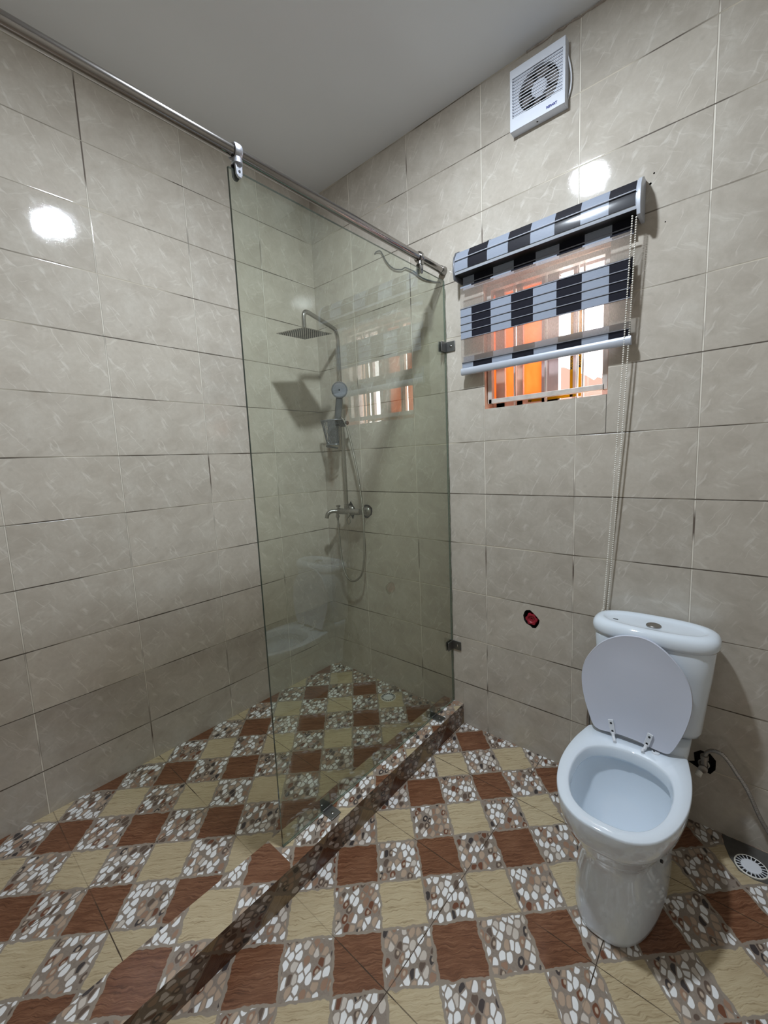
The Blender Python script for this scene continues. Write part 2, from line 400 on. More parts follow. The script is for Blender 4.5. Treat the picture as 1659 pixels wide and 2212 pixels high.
# ---------------------------------------------------------------- mesh helpers
def obj(name, bm, mat, parent=None, smooth=False, ang=35, loc=None, bevel=0, sub=0):
    bmesh.ops.recalc_face_normals(bm, faces=bm.faces)
    me = bpy.data.meshes.new(name)
    bm.to_mesh(me); bm.free()
    mats = mat if isinstance(mat, (list, tuple)) else [mat]
    for k in mats: me.materials.append(k)
    if smooth:
        me.shade_smooth(); me.set_sharp_from_angle(angle=math.radians(ang))
    o = bpy.data.objects.new(name, me); C.objects.link(o)
    if parent is not None: o.parent = parent; o.matrix_parent_inverse = parent_inv(parent)
    if bevel:
        b = o.modifiers.new('bevel', 'BEVEL'); b.width = bevel; b.segments = 3; b.limit_method = 'ANGLE'; b.angle_limit = math.radians(40)
        me.shade_smooth(); me.set_sharp_from_angle(angle=math.radians(50))
    if sub:
        s = o.modifiers.new('subdivision', 'SUBSURF'); s.levels = sub; s.render_levels = sub
    return o
def world_m(o):
    mm = Matrix.Translation(o.location)
    return (world_m(o.parent) @ o.matrix_parent_inverse @ mm) if o.parent else mm
def parent_inv(p): return world_m(p).inverted()
def tag(o, label=None, cat=None, group=None, kind=None):
    if label: o['label'] = label
    if cat: o['category'] = cat
    if group: o['group'] = group
    if kind: o['kind'] = kind
    return o
def thing(name, label, cat, loc, group=None):
    o = bpy.data.objects.new(name, None); C.objects.link(o)
    o.location = loc; o.empty_display_size = 0.05
    return tag(o, label, cat, group)
def box(bm, x0, x1, y0, y1, z0, z1, mi=0):
    vs = [bm.verts.new((x, y, z)) for x in (x0, x1) for y in (y0, y1) for z in (z0, z1)]
    for f in ((0, 1, 3, 2), (4, 6, 7, 5), (0, 4, 5, 1), (2, 3, 7, 6), (0, 2, 6, 4), (1, 5, 7, 3)):
        fc = bm.faces.new([vs[i] for i in f]); fc.material_index = mi
    return vs
def obox(bm, c, ux, uy, uz, hx, hy, hz, mi=0):
    c, ux, uy, uz = Vector(c), Vector(ux).normalized(), Vector(uy).normalized(), Vector(uz).normalized()
    vs = [bm.verts.new(c + ux * hx * a + uy * hy * b + uz * hz * d) for a in (-1, 1) for b in (-1, 1) for d in (-1, 1)]
    for f in ((0, 1, 3, 2), (4, 6, 7, 5), (0, 4, 5, 1), (2, 3, 7, 6), (0, 2, 6, 4), (1, 5, 7, 3)):
        fc = bm.faces.new([vs[i] for i in f]); fc.material_index = mi
def frames(pts):
    T = []
    n = len(pts)
    for i in range(n):
        a = pts[max(0, i - 1)]; b = pts[min(n - 1, i + 1)]
        T.append((b - a).normalized())
    up = Vector((0, 0, 1))
    if abs(T[0].dot(up)) > 0.9: up = Vector((1, 0, 0))
    N = [(up - T[0] * up.dot(T[0])).normalized()]
    for i in range(1, n):
        q = T[i - 1].rotation_difference(T[i]); v = q @ N[-1]
        N.append((v - T[i] * v.dot(T[i])).normalized())
    return T, N
def tube(bm, pts, r, seg=14, mi=0, closed=False, caps=True):
    pts = [Vector(p) for p in pts]; T, N = frames(pts); rings = []
    rr = r if isinstance(r, (list, tuple)) else [r] * len(pts)
    for p, t_, n_, q in zip(pts, T, N, rr):
        b = t_.cross(n_)
        rings.append([bm.verts.new(p + (n_ * math.cos(2 * PI * k / seg) + b * math.sin(2 * PI * k / seg)) * q) for k in range(seg)])
    m_ = len(rings)
    for i in range(m_ if closed else m_ - 1):
        A, B = rings[i], rings[(i + 1) % m_]
        for k in range(seg):
            f = bm.faces.new((A[k], A[(k + 1) % seg], B[(k + 1) % seg], B[k])); f.material_index = mi
    if caps and not closed:
        bm.faces.new(rings[0]).material_index = mi; bm.faces.new(rings[-1]).material_index = mi
def crom(pts, n=8, closed=False):
    P = [Vector(p) for p in pts]; out = []; L = len(P)
    g = (lambda i: P[i % L]) if closed else (lambda i: P[max(0, min(L - 1, i))])
    for i in range(L if closed else L - 1):
        p0, p1, p2, p3 = g(i - 1), g(i), g(i + 1), g(i + 2)
        for k in range(n):
            t = k / n
            out.append(0.5 * ((2 * p1) + (p2 - p0) * t + (2 * p0 - 5 * p1 + 4 * p2 - p3) * t * t + (3 * p1 - p0 - 3 * p2 + p3) * t ** 3))
    if not closed: out.append(P[-1])
    return out
def lathe(bm, c, axis, prof, seg=32, mi=0, caps=True):
    """prof: list of (distance along axis, radius)"""
    c, axis = Vector(c), Vector(axis).normalized()
    up = Vector((0, 0, 1)) if abs(axis.z) < 0.9 else Vector((1, 0, 0))
    n_ = (up - axis * up.dot(axis)).normalized(); b = axis.cross(n_); rings = []
    for d, r in prof:
        rings.append([bm.verts.new(c + axis * d + (n_ * math.cos(2 * PI * k / seg) + b * math.sin(2 * PI * k / seg)) * max(r, 1e-5)) for k in range(seg)])
    for A, B in zip(rings, rings[1:]):
        for k in range(seg):
            f = bm.faces.new((A[k], A[(k + 1) % seg], B[(k + 1) % seg], B[k])); f.material_index = mi
    if caps:
        bm.faces.new(rings[0]).material_index = mi; bm.faces.new(rings[-1]).material_index = mi
def loft(bm, rings, cap0=True, cap1=True, mi=0):
    R = [[bm.verts.new(p) for p in r] for r in rings]; n = len(R[0])
    for A, B in zip(R, R[1:]):
        for k in range(n):
            f = bm.faces.new((A[k], A[(k + 1) % n], B[(k + 1) % n], B[k])); f.material_index = mi
    if cap0: bm.faces.new(R[0]).material_index = mi
    if cap1: bm.faces.new(R[-1]).material_index = mi
    return R
def prism(bm, poly, d, mi=0):
    """poly: 3-D points (planar), d: extrusion vector"""
    d = Vector(d); A = [bm.verts.new(Vector(p)) for p in poly]; B = [bm.verts.new(Vector(p) + d) for p in poly]
    bm.faces.new(A).material_index = mi; bm.faces.new(B).material_index = mi; n = len(A)
    for k in range(n):
        bm.faces.new((A[k], A[(k + 1) % n], B[(k + 1) % n], B[k])).material_index = mi
def text_mesh(name, body, size, mat, parent, origin, xdir, ydir, depth=0.0006, bold=0.0):
    cu = bpy.data.curves.new(name, 'FONT'); cu.body = body; cu.size = size; cu.extrude = depth; cu.offset = bold
    cu.align_x = 'CENTER'; cu.align_y = 'CENTER'
    tmp = bpy.data.objects.new(name, cu); C.objects.link(tmp)
    dg = bpy.context.evaluated_depsgraph_get()
    me = bpy.data.meshes.new_from_object(tmp.evaluated_get(dg))
    bpy.data.objects.remove(tmp)
    X, Y = Vector(xdir).normalized(), Vector(ydir).normalized(); Z = X.cross(Y)
    mm = Matrix.Identity(4)
    for i in range(3): mm[i][0] = X[i]; mm[i][1] = Y[i]; mm[i][2] = Z[i]; mm[i][3] = origin[i]
    me.transform(mm); me.materials.clear(); me.materials.append(mat)
    o = bpy.data.objects.new(name, me); C.objects.link(o)
    o.parent = parent; o.matrix_parent_inverse = parent_inv(parent)
    return o
def struct(name, bm, mat, **kw):
    o = obj(name, bm, mat, **kw); o['kind'] = 'structure'; return o

# ================================================================ ROOM SHELL
ZC = 2.94; XR = 2.78; YF = -2.75; ZD = -0.045
bm = bmesh.new()
box(bm, 0.0, 0.935, YF, 0, -0.12, 0.0, 0)
box(bm, 0.935, XR, YF, 0, -0.12, ZD, 1)
struct('floor', bm, [M['floor_wet'], M['floor_dry']])
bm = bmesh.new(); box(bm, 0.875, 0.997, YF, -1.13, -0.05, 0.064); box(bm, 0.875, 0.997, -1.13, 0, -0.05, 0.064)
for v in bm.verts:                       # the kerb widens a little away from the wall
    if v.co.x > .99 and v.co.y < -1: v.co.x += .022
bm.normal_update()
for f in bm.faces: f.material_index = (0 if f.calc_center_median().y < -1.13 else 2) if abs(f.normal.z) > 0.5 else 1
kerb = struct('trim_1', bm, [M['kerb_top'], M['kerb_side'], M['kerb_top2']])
bm = bmesh.new(); box(bm, -0.2, XR + 0.2, YF - 0.2, 0.2, ZC, ZC + 0.12)
struct('ceiling', bm, M['ceiling'])
bm = bmesh.new(); box(bm, -0.2, 0.0, YF - 0.2, 0.2, -0.12, ZC); struct('wall_left', bm, M['tile_left'])
bm = bmesh.new(); box(bm, XR, XR + 0.2, YF - 0.2, 0.2, -0.12, ZC); struct('wall_right', bm, M['tile_plain'])
bm = bmesh.new(); box(bm, 0, XR, YF - 0.2, YF, -0.12, ZC); struct('wall_front', bm, M['tile_front'])

WX0, WX1, WZ0, WZ1 = 1.142, 1.658, 1.584, 2.135
bm = bmesh.new(); box(bm, 0.0, XR, 0.0, 0.2, -0.12, ZC)
bmesh.ops.recalc_face_normals(bm, faces=bm.faces)
me = bpy.data.meshes.new('wall_back'); bm.to_mesh(me); bm.free()
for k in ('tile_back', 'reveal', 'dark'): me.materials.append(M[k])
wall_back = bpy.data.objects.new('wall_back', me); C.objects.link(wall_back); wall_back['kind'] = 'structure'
def cut(build, mat_index):
    """cut a real opening into the back wall; the cutter is removed again"""
    b = bmesh.new(); build(b)
    for f in b.faces: f.material_index = 0
    bmesh.ops.recalc_face_normals(b, faces=b.faces)
    m2 = bpy.data.meshes.new('opening'); b.to_mesh(m2); b.free(); m2.materials.append(M['reveal'] if mat_index == 1 else M['dark'])
    co = bpy.data.objects.new('opening', m2); C.objects.link(co)
    md = wall_back.modifiers.new('opening', 'BOOLEAN'); md.operation = 'DIFFERENCE'; md.object = co; md.solver = 'EXACT'; md.material_mode = 'TRANSFER'
    dg = bpy.context.evaluated_depsgraph_get()
    new = bpy.data.meshes.new_from_object(wall_back.evaluated_get(dg))
    wall_back.modifiers.clear(); wall_back.data = new
    bpy.data.objects.remove(co)
def ragged(cx, cz, pts, depth):
    return lambda b: prism(b, [(cx + x, -0.01, cz + z) for x, z in pts], (0, 0.01 + depth, 0))
cut(lambda b: box(b, WX0, WX1, -0.05, 0.4, WZ0, WZ1), 1)
rag_plug = [(-.026, .038), (-.008, .042), (.008, .030), (.026, .014), (.036, .002), (.034, -.012), (.030, -.022), (.018, -.040), (.004, -.042), (-.006, -.034), (-.026, -.026), (-.036, -.012), (-.040, .010), (-.034, .028)]
cut(ragged(1.364, 0.616, rag_plug, 0.05), 2)
random.seed(11)
def rnd_ring(r, n, j): return [((r + random.uniform(-j, j)) * math.cos(2 * PI * k / n), (r + random.uniform(-j, j)) * math.sin(2 * PI * k / n)) for k in range(n)]
cut(ragged(0.360, 1.066, rnd_ring(.041, 12, .007), 0.04), 2)
cut(ragged(0.222, 1.066, [(.0, .058), (.020, .03), (.045, .0), (.028, -.02), (.012, -.060), (-.006, -.03), (-.03, -.02), (-.04, .01), (-.022, .03)], 0.04), 2)
cut(ragged(2.010, 0.205, [(-.045, -.012), (-.026, -.002), (-.030, .03), (-.01, .048), (.018, .046), (.036, .026), (.036, -.01), (.022, -.034), (.0, -.03), (-.02, -.024)], 0.04), 2)
for hx, hz, hr in ((1.777, 2.277, .004), (1.787, 2.306, .003), (1.825, 2.137, .0022)):
    cut(ragged(hx, hz, [(hr * math.cos(a * PI / 4), hr * math.sin(a * PI / 4)) for a in range(8)], 0.03), 2)

# rough bead of old plaster where wall and ceiling meet
bm = bmesh.new(); pts = []
random.seed(3)
for i in range(60):
    x = 1.34 + i * 0.02
    pts.append((x, -0.001, ZC - 0.002 - (random.uniform(0, .007))))
tube(bm, pts[:34], [random.uniform(.001, .0055) for _ in pts[:34]], 6)
struct('trim_2', bm, M['plaster'], smooth=True)

# ================================================================ CEILING LAMP
lt = thing('ceiling_light', 'round white flush ceiling light above the toilet side of the room', 'light', (1.305, -0.99, ZC))
bm = bmesh.new(); lathe(bm, (1.305, -.99, ZC), (0, 0, -1), [(0, .085), (.009, .085), (.012, .080), (.012, .067), (.010, .063)], 40, caps=False)
obj('lamp_rim', bm, M['white_plastic'], lt, smooth=True)
bm = bmesh.new(); lathe(bm, (1.305, -.99, ZC), (0, 0, -1), [(0.004, .062), (.011, .062), (.0135, .056), (.015, .040), (.0155, .012)], 40)
obj('diffuser', bm, M['lamp'], lt)

# ================================================================ WINDOW
win = tag(bpy.data.objects.new('window_1', None), kind='structure'); C.objects.link(win); win.location = (1.4, .06, WZ0)
def wbox(name, mat, *bx, parent=None, bevel=0.0015):
    b = bmesh.new(); box(b, *bx); return obj(name, b, mat, parent or win, bevel=bevel)
# inner metal frame standing in the opening
b = bmesh.new()
box(b, 1.150, 1.640, .022, .045, 1.607, 1.628); box(b, 1.146, 1.166, .022, .05, 1.607, WZ1 - .02)
box(b, 1.634, 1.652, .022, .05, 1.607, WZ1 - .02); box(b, 1.146, 1.652, .022, .05, WZ1 - .03, WZ1 - .01)
obj('window_frame', b, M['frame'], win, bevel=.0015)
def wbars(name, mat, lst, y0, y1):
    for x0, x1 in lst: wbox(name, mat, x0, x1, y0, y1, WZ0 + .004, WZ1 - .004)
wbars('burglar_bar', M['bar_white'], [(1.397, 1.406), (1.527, 1.533), (1.549, 1.556)], .052, .064)
wbars('burglar_bar', M['bar_white'], [(1.258, 1.266)], .052, .064)
# sliding frames
b = bmesh.new()
for x0, x1 in ((1.160, 1.205), (1.261, 1.291)): box(b, x0, x1, .078, .10, WZ0 + .003, WZ1 - .003)
box(b, 1.142, 1.447, .078, .10, WZ0 + .003, 1.634); box(b, 1.142, 1.447, .078, .10, WZ1 - .035, WZ1 - .003)
obj('sash_frame', b, M['frame_pink'], win, bevel=.002)
b = bmesh.new()
box(b, 1.374, 1.391, .078, .112, WZ0 + .003, WZ1 - .003)
box(b, 1.399, 1.447, .078, .112, WZ0 + .003, WZ1 - .003)
box(b, 1.504, 1.519, .078, .112, WZ0 + .003, WZ1 - .003)
box(b, 1.618, 1.657, .078, .112, WZ0 + .003, WZ1 - .003)
box(b, 1.447, 1.657, .078, .112, WZ0 + .003, WZ0 + .012); box(b, 1.447, 1.657, .078, .112, WZ1 - .03, WZ1 - .003)
obj('sash_frame', b, M['frame_mauve'], win, bevel=.002)
wbox('window_pane', M['orange'], 1.143, 1.160, .088, .091, 1.634, WZ1 - .036, bevel=0)
wbox('window_pane', M['orange'], 1.206, 1.246, .088, .091, 1.634, WZ1 - .036, bevel=0)
wbox('window_pane', M['orange'], 1.292, 1.373, .088, .091, 1.634, WZ1 - .036, bevel=0)
wbox('window_pane', M['pane'], 1.448, 1.503, .094, .098, 1.597, WZ1 - .03, bevel=0)
wbox('window_pane', M['pane'], 1.520, 1.617, .094, .098, 1.597, WZ1 - .03, bevel=0)
tp1 = wbox('yellow_tape', M['tape'], 1.495, 1.506, .0765, .0775, 1.600, WZ1 - .1, bevel=0)
tp2 = wbox('yellow_tape', M['tape'], 1.527, 1.540, .0765, .0775, 1.600, WZ1 - .1, bevel=0)
text_mesh('lettering', 'MANIKAL', .0140, M['ink'], tp1, (1.5005, .0762, 1.742), (0, 0, 1), (-1, 0, 0), bold=.0002)
text_mesh('lettering', 'MANIKAL', .0155, M['ink'], tp2, (1.5335, .0762, 1.748), (0, 0, 1), (-1, 0, 0), bold=.0002)
tp3 = wbox('yellow_tape', M['tape'], 1.315, 1.375, .0765, .0775, 1.600, 1.612, bevel=0)
tp4 = wbox('yellow_tape', M['tape'], 1.388, 1.525, .0765, .0775, 1.600, 1.614, bevel=0)
text_mesh('lettering', 'ity', .014, M['ink'], tp3, (1.325, .0762, 1.606), (1, 0, 0), (0, 0, 1), bold=.0002)
text_mesh('lettering', 'n:', .010, M['ink'], tp4, (1.505, .0762, 1.607), (0, 0, 1), (-1, 0, 0), bold=.0002)
# neighbour's roof edge seen through the clear panes
b = bmesh.new()
prism(b, [(-.2, 3.0, 1.2), (-.2, 3.0, 2.46), (.528, 3.0, 2.272), (.742, 3.0, 2.16), (.83, 3.0, 2.09), (.86, 3, 2.12), (1.4, 3.0, 1.88), (1.4, 3, 1.2)], (0, .6, 0))
tag(obj('house_roof', b, M['roof']), 'salmon coloured gable of a neighbouring house outside the window', 'building')

# ================================================================ BLIND
bl = thing('window_blind', 'black and grey chequered zebra blind half lowered over the window', 'blind', (1.39, 0, 2.28))
def head_prof(s=1.0): return [(0, 2.292), (-.030, 2.290), (-.056, 2.276), (-.072, 2.250), (-.079, 2.218), (-.079, 2.192), (-.074, 2.178), (0, 2.178)]
HX0, HX1 = 1.040, 1.752
bm = bmesh.new(); prism(bm, [(HX0, y, z) for y, z in head_prof()], (HX1 - HX0, 0, 0)); bmesh.ops.recalc_face_normals(bm, faces=bm.faces)
for f in bm.faces: f.material_index = 1 if f.normal.z < -.8 else 0  # underside coloured black to stand for the shade below the headrail
obj('headrail', bm, [M['alu_white'], M['black_plastic']], bl, bevel=.001)
bm = bmesh.new()
ins = [(-.0585, 2.2755), (-.0735, 2.2505), (-.0803, 2.219), (-.0803, 2.190)]
A = [bm.verts.new((HX0 + .004, y, z)) for y, z in ins]; B = [bm.verts.new((HX1 - .004, y, z)) for y, z in ins]
for i in range(3): bm.faces.new((A[i], A[i + 1], B[i + 1], B[i]))
A2 = [bm.verts.new((HX0 + .004, y + .001, z - .0003)) for y, z in ins]; B2 = [bm.verts.new((HX1 - .004, y + .001, z - .0003)) for y, z in ins]
for i in range(3): bm.faces.new((A2[i + 1], A2[i], B2[i], B2[i + 1]))
obj('fabric_insert', bm, M['check_gloss'], bl, smooth=True, ang=60)
bm = bmesh.new(); tube(bm, [(HX0 + .003, -.0808, 2.236), (HX1 - .003, -.0808, 2.236)], .0022, 8); obj('insert_ridge', bm, M['alu_white'], bl, smooth=True)
for x0 in (HX0 - .006, HX1):
    bm = bmesh.new(); prism(bm, [(x0, y * 1.03, z) for y, z in [(0, 2.294), (-.031, 2.293), (-.058, 2.279), (-.075, 2.252), (-.081, 2.218), (-.081, 2.186), (-.075, 2.158), (0, 2.156)]], (.012 if x0 > 1.5 else .006, 0, 0))
    obj('end_cap', bm, M['alu_white'] if x0 > 1.5 else M['grey_plastic'], bl, bevel=.0015)
FX0, FX1 = 1.052, 1.735
def sheet(name, mat, y, z0, z1, x0=FX0, x1=FX1, th=.0012):
    b = bmesh.new(); box(b, x0, x1, y - th, y, z0, z1); return obj(name, b, mat, bl)
sheet('check_band', M['check'], -.022, 2.124, 2.182)
sheet('check_band', M['check'], -.026, 1.955, 2.047)
sheet('check_band', M['check'], -.030, 1.776, 1.828)
sheet('check_band', M['check'], -.050, 1.903, 2.034)
sheet('check_band', M['check'], -.042, 1.776, 1.800)
sheet('sheer_band', M['sheer'], -.050, 2.034, 2.124)
sheet('check_band', M['check'], -.049, 2.124, 2.130)
sheet('sheer_band', M['sheer'], -.050, 1.800, 1.903)
bm = bmesh.new()
for z, y in ((2.034, -.052), (2.000, -.0525), (1.967, -.0525), (1.935, -.0525), (1.903, -.052), (1.800, -.044), (2.124, -.024), (2.150, -.024)):
    tube(bm, [(FX0, y, z), (FX1, y, z)], .0021, 6)
obj('pleat_cord', bm, M['cord'], bl, smooth=True)
bm = bmesh.new()
prism(bm, [(FX0 - .006, y, z) for y, z in ((-.030, 1.775), (-.046, 1.775), (-.050, 1.768), (-.050, 1.752), (-.044, 1.744), (-.034, 1.744), (-.030, 1.752))], (FX1 - FX0 + .012, 0, 0))
obj('bottom_rail', bm, M['alu_white'], bl, bevel=.001)
def chain_pts(a, b, sag=0.0):
    a, b = Vector(a), Vector(b); n = int((b - a).length / .0078)
    return [a.lerp(b, i / n) + Vector((math.sin(PI * i / n) * sag, 0, 0)) for i in range(n + 1)]
bm = bmesh.new()
for a, b_, s in (((1.737, -.062, 2.165), (1.664, -.012, .728), .004), ((1.748, -.055, 2.160), (1.678, -.012, .725), .006)):
    for p in chain_pts(a, b_, s):
        bmesh.ops.create_icosphere(bm, subdivisions=1, radius=.0033, matrix=Matrix.Translation(p))
obj('bead_chain', bm, M['cream_plastic'], bl, smooth=True, ang=180)
bm = bmesh.new()
prism(bm, [(1.672 + x, -.020, .712 + z) for x, z in ((-.002, -.012), (.011, -.010), (.016, .0), (.016, .012), (.008, .018), (-.002, .014))], (0, .004, 0))
prism(bm, [(1.660 + x, -.008, .712 + z) for x, z in ((-.008, -.002), (.0, -.012), (.012, -.010), (.014, .01), (.006, .018), (-.003, .014))], (0, .007, 0))
lathe(bm, (1.680, -.0215, .715), (0, 1, 0), [(0, .003), (.02, .003)], 12)
obj('chain_tensioner', bm, M['cream_plastic'], bl, bevel=.0006)
for x, z in ((1.179, 2.298), (1.603, 2.292)):
    bm = bmesh.new(); box(bm, x - .010, x + .010, -.014, -.001, z - .004, z + .003); lathe(bm, (x, -.008, z + .002), (0, 0, 1), [(0, .003), (.007, .002)], 8)
    obj('wall_bracket', bm, M['worn_chrome'], bl, bevel=.0008)

# ================================================================ EXHAUST FAN
fx0, fx1, fz0, fz1 = 1.287, 1.501, 2.655, 2.876
fcx, fcz = 1.397, 2.768
fan = thing('exhaust_fan', 'square white slatted extractor fan high on the wall below the ceiling', 'fan', ((fx0 + fx1) / 2, 0, fz0))
bm = bmesh.new()
for bx in ((fx0, fx0 + .006), (fx1 - .006, fx1)): box(bm, bx[0], bx[1], -.036, -.0005, fz0, fz1)
box(bm, fx0 + .006, fx1 - .006, -.036, -.0005, fz0, fz0 + .006); box(bm, fx0 + .006, fx1 - .006, -.036, -.0005, fz1 - .006, fz1)
obj('housing', bm, M['fan_plastic'], fan, bevel=.001)
bm = bmesh.new()                       # inner plate with the round opening
N = 64; R0 = .076; inner = []; outer = []
for k in range(N):
    a = 2 * PI * k / N; ca, sa = math.cos(a), math.sin(a)
    inner.append((fcx + R0 * ca * 1.02, fcz + R0 * sa))
    tt = min((fx1 - .006 - fcx) / ca if ca > 1e-6 else 9, (fx0 + .006 - fcx) / ca if ca < -1e-6 else 9, (fz1 - .006 - fcz) / sa if sa > 1e-6 else 9, (fz0 + .006 - fcz) / sa if sa < -1e-6 else 9)
    outer.append((fcx + ca * tt, fcz + sa * tt))
V = [[bm.verts.new((x, y, z)) for x, z in L] for L, y in ((inner, -.028), (outer, -.028), (inner, -.012))]
for k in range(N):
    k2 = (k + 1) % N
    bm.faces.new((V[0][k], V[0][k2], V[1][k2], V[1][k])); bm.faces.new((V[0][k], V[0][k2], V[2][k2], V[2][k]))
obj('face_plate', bm, M['fan_plastic'], fan)
bm = bmesh.new(); lathe(bm, (fcx, -.0005, fcz), (0, -1, 0), [(0, .078), (.004, .078)], 40); obj('duct', bm, M['dark'], fan)
for k in range(6):
    a = k * PI / 3 + .3; bm = bmesh.new()
    r_ = lambda rr, aa, y: (fcx + rr * math.cos(aa), y, fcz + rr * math.sin(aa))
    vs = [bm.verts.new(r_(.024, a - .25, -.008)), bm.verts.new(r_(.072, a - .40, -.007)), bm.verts.new(r_(.073, a + .02, -.013)), bm.verts.new(r_(.070, a + .40, -.020)), bm.verts.new(r_(.024, a + .30, -.020))]
    f = bm.faces.new(vs); g = bmesh.ops.solidify(bm, geom=[f], thickness=.0015); obj('fan_blade', bm, M['fan_inner'], fan)
bm = bmesh.new(); lathe(bm, (fcx + .002, -.006, fcz), (0, -1, 0), [(0, .031), (.019, .030), (.022, .026)], 32); obj('hub', bm, M['fan_plastic'], fan, smooth=True)
bm = bmesh.new()
box(bm, fx0 + .0005, fx1 - .0005, -.0385, -.0335, fz1 - .032, fz1 - .0005); box(bm, fx0 + .0005, fx1 - .0005, -.0385, -.0335, fz0 + .0005, fz0 + .046)
box(bm, fx0 + .0005, fx0 + .010, -.0380, -.0335, fz0, fz1); box(bm, fx1 - .010, fx1 - .0005, -.0380, -.0335, fz0, fz1)
ns = 13; za, zb = fz0 + .046, fz1 - .032
for k in range(ns):
    z = za + (k + .5) * (zb - za) / ns; h = (zb - za) / ns
    obox(bm, (.5 * (fx0 + fx1), -.0360, z), (1, 0, 0), (0, 1, .35), (0, -.35, 1), (fx1 - fx0) / 2 - .002, .0014, h * .13)
obj('grille', bm, M['fan_plastic'], fan, bevel=.0005)
text_mesh('brand_lettering', 'REPART', .0115, M['blue_ink'], fan, (1.452, -.0389, 2.671), (1, 0, .0), (0, 0, 1), depth=.0003, bold=.0006)
bm = bmesh.new(); lathe(bm, (1.391, -.020, fz0 - .001), (0, 0, 1), [(0, .0035), (.003, .0035)], 12); obj('screw', bm, M['black_plastic'], fan)
bm = bmesh.new(); tube(bm, crom([(fx1 - .002, -.02, 2.83), (fx1 + .006, -.014, 2.80), (fx1 + .012, -.010, 2.76), (fx1 + .011, -.009, 2.72), (fx1 + .003, -.008, 2.69), (fx1 - .004, -.008, 2.675)], 6), .0028, 8)
obj('power_cable', bm, M['white_plastic'], fan, smooth=True)

# loose cable across the shower wall
bm = bmesh.new()
tube(bm, crom([(.505, -.001, 2.468), (.517, -.006, 2.471), (.535, -.010, 2.470), (.556, -.012, 2.462), (.571, -.012, 2.440), (.584, -.012, 2.414), (.602, -.012, 2.388), (.620, -.011, 2.367), (.645, -.010, 2.347), (.668, -.010, 2.337), (.692, -.010, 2.330), (.713, -.010, 2.332), (.742, -.011, 2.315), (.770, -.012, 2.296), (.798, -.011, 2.268), (.825, -.009, 2.247), (.852, -.007, 2.232), (.885, -.004, 2.216), (.918, -.001, 2.203)], 5), .0032, 8)
tag(obj('loose_cable', bm, M['cable'], smooth=True), 'short loose black cable curling over the shower wall under the rail', 'cable')

# ================================================================ SHOWER SCREEN
GX, GY0, GZ0, GZ1 = .935, -1.111, .066, 2.205
scr = thing('shower_screen', 'tall frameless greenish glass panel standing on the tiled kerb', 'shower screen', (GX, -.55, GZ0))
bm = bmesh.new(); box(bm, GX - .004, GX + .004, GY0, -.004, GZ0, GZ1); bm.normal_update()
for f in bm.faces: f.material_index = 0 if abs(f.normal.x) > .5 else 1
obj('glass_pane', bm, [M['glass'], M['glass_edge']], scr)
random.seed(5)
bm = bmesh.new()
tube(bm, [(GX + .004, -.003, GZ0 + i * .03) for i in range(0, 71)], [random.uniform(.0025, .0055) for _ in range(71)], 6); obj('wall_sealant', bm, M['sealant'], scr, smooth=True)
bm = bmesh.new()
tube(bm, [(GX + .002, -.01 - i * .03, GZ0 - .001) for i in range(0, 37)], [random.uniform(.002, .0045) for _ in range(37)], 6); obj('kerb_sealant', bm, M['sealant'], scr, smooth=True)
def wall_clip(z):
    b = bmesh.new(); box(b, GX + .008, GX + .056, -.0055, -.0005, z - .024, z + .024); box(b, GX + .0045, GX + .0095, -.050, -.0005, z - .024, z + .024)
    o = obj('wall_bracket', b, M['clip'], scr, bevel=.0025)
    b = bmesh.new(); lathe(b, (GX + .034, -.005, z), (0, -1, 0), [(0, .0065), (.002, .006), (.0035, .003)], 16); obj('screw', b, M['steel'], o, smooth=True)
    b = bmesh.new(); box(b, GX - .0095, GX - .0045, -.050, -.003, z - .024, z + .024); obj('back_plate', b, M['clip'], o, bevel=.002)
wall_clip(1.898); wall_clip(.383)
def kerb_clip(y):
    b = bmesh.new(); z = .0645
    box(b, GX + .0075, GX + .056, y - .023, y + .023, z, z + .005); box(b, GX + .0045, GX + .0095, y - .023, y + .023, z, z + .014)
    o = obj('kerb_bracket', b, M['clip'], scr, bevel=.002)
    b = bmesh.new(); lathe(b, (GX + .034, y, z + .004), (0, 0, 1), [(0, .0065), (.002, .006), (.0035, .003)], 16); obj('screw', b, M['steel'], o, smooth=True)
    b = bmesh.new(); box(b, GX - .0095, GX - .0045, y - .023, y + .023, z + .002, z + .050); obj('back_plate', b, M['clip'], o, bevel=.002)
kerb_clip(-.912); kerb_clip(-.190)

# strand of hair by the kerb bracket
bm = bmesh.new(); tube(bm, crom([(.955, -.942, .067), (.958, -.962, .067), (.968, -.985, .067), (.978, -1.0, .067), (.990, -1.012, .067)], 5), .0009, 5)
tag(obj('hair_strand', bm, M['black_plastic']), 'short dark strand of hair on the kerb beside the nearer glass bracket', 'hair')

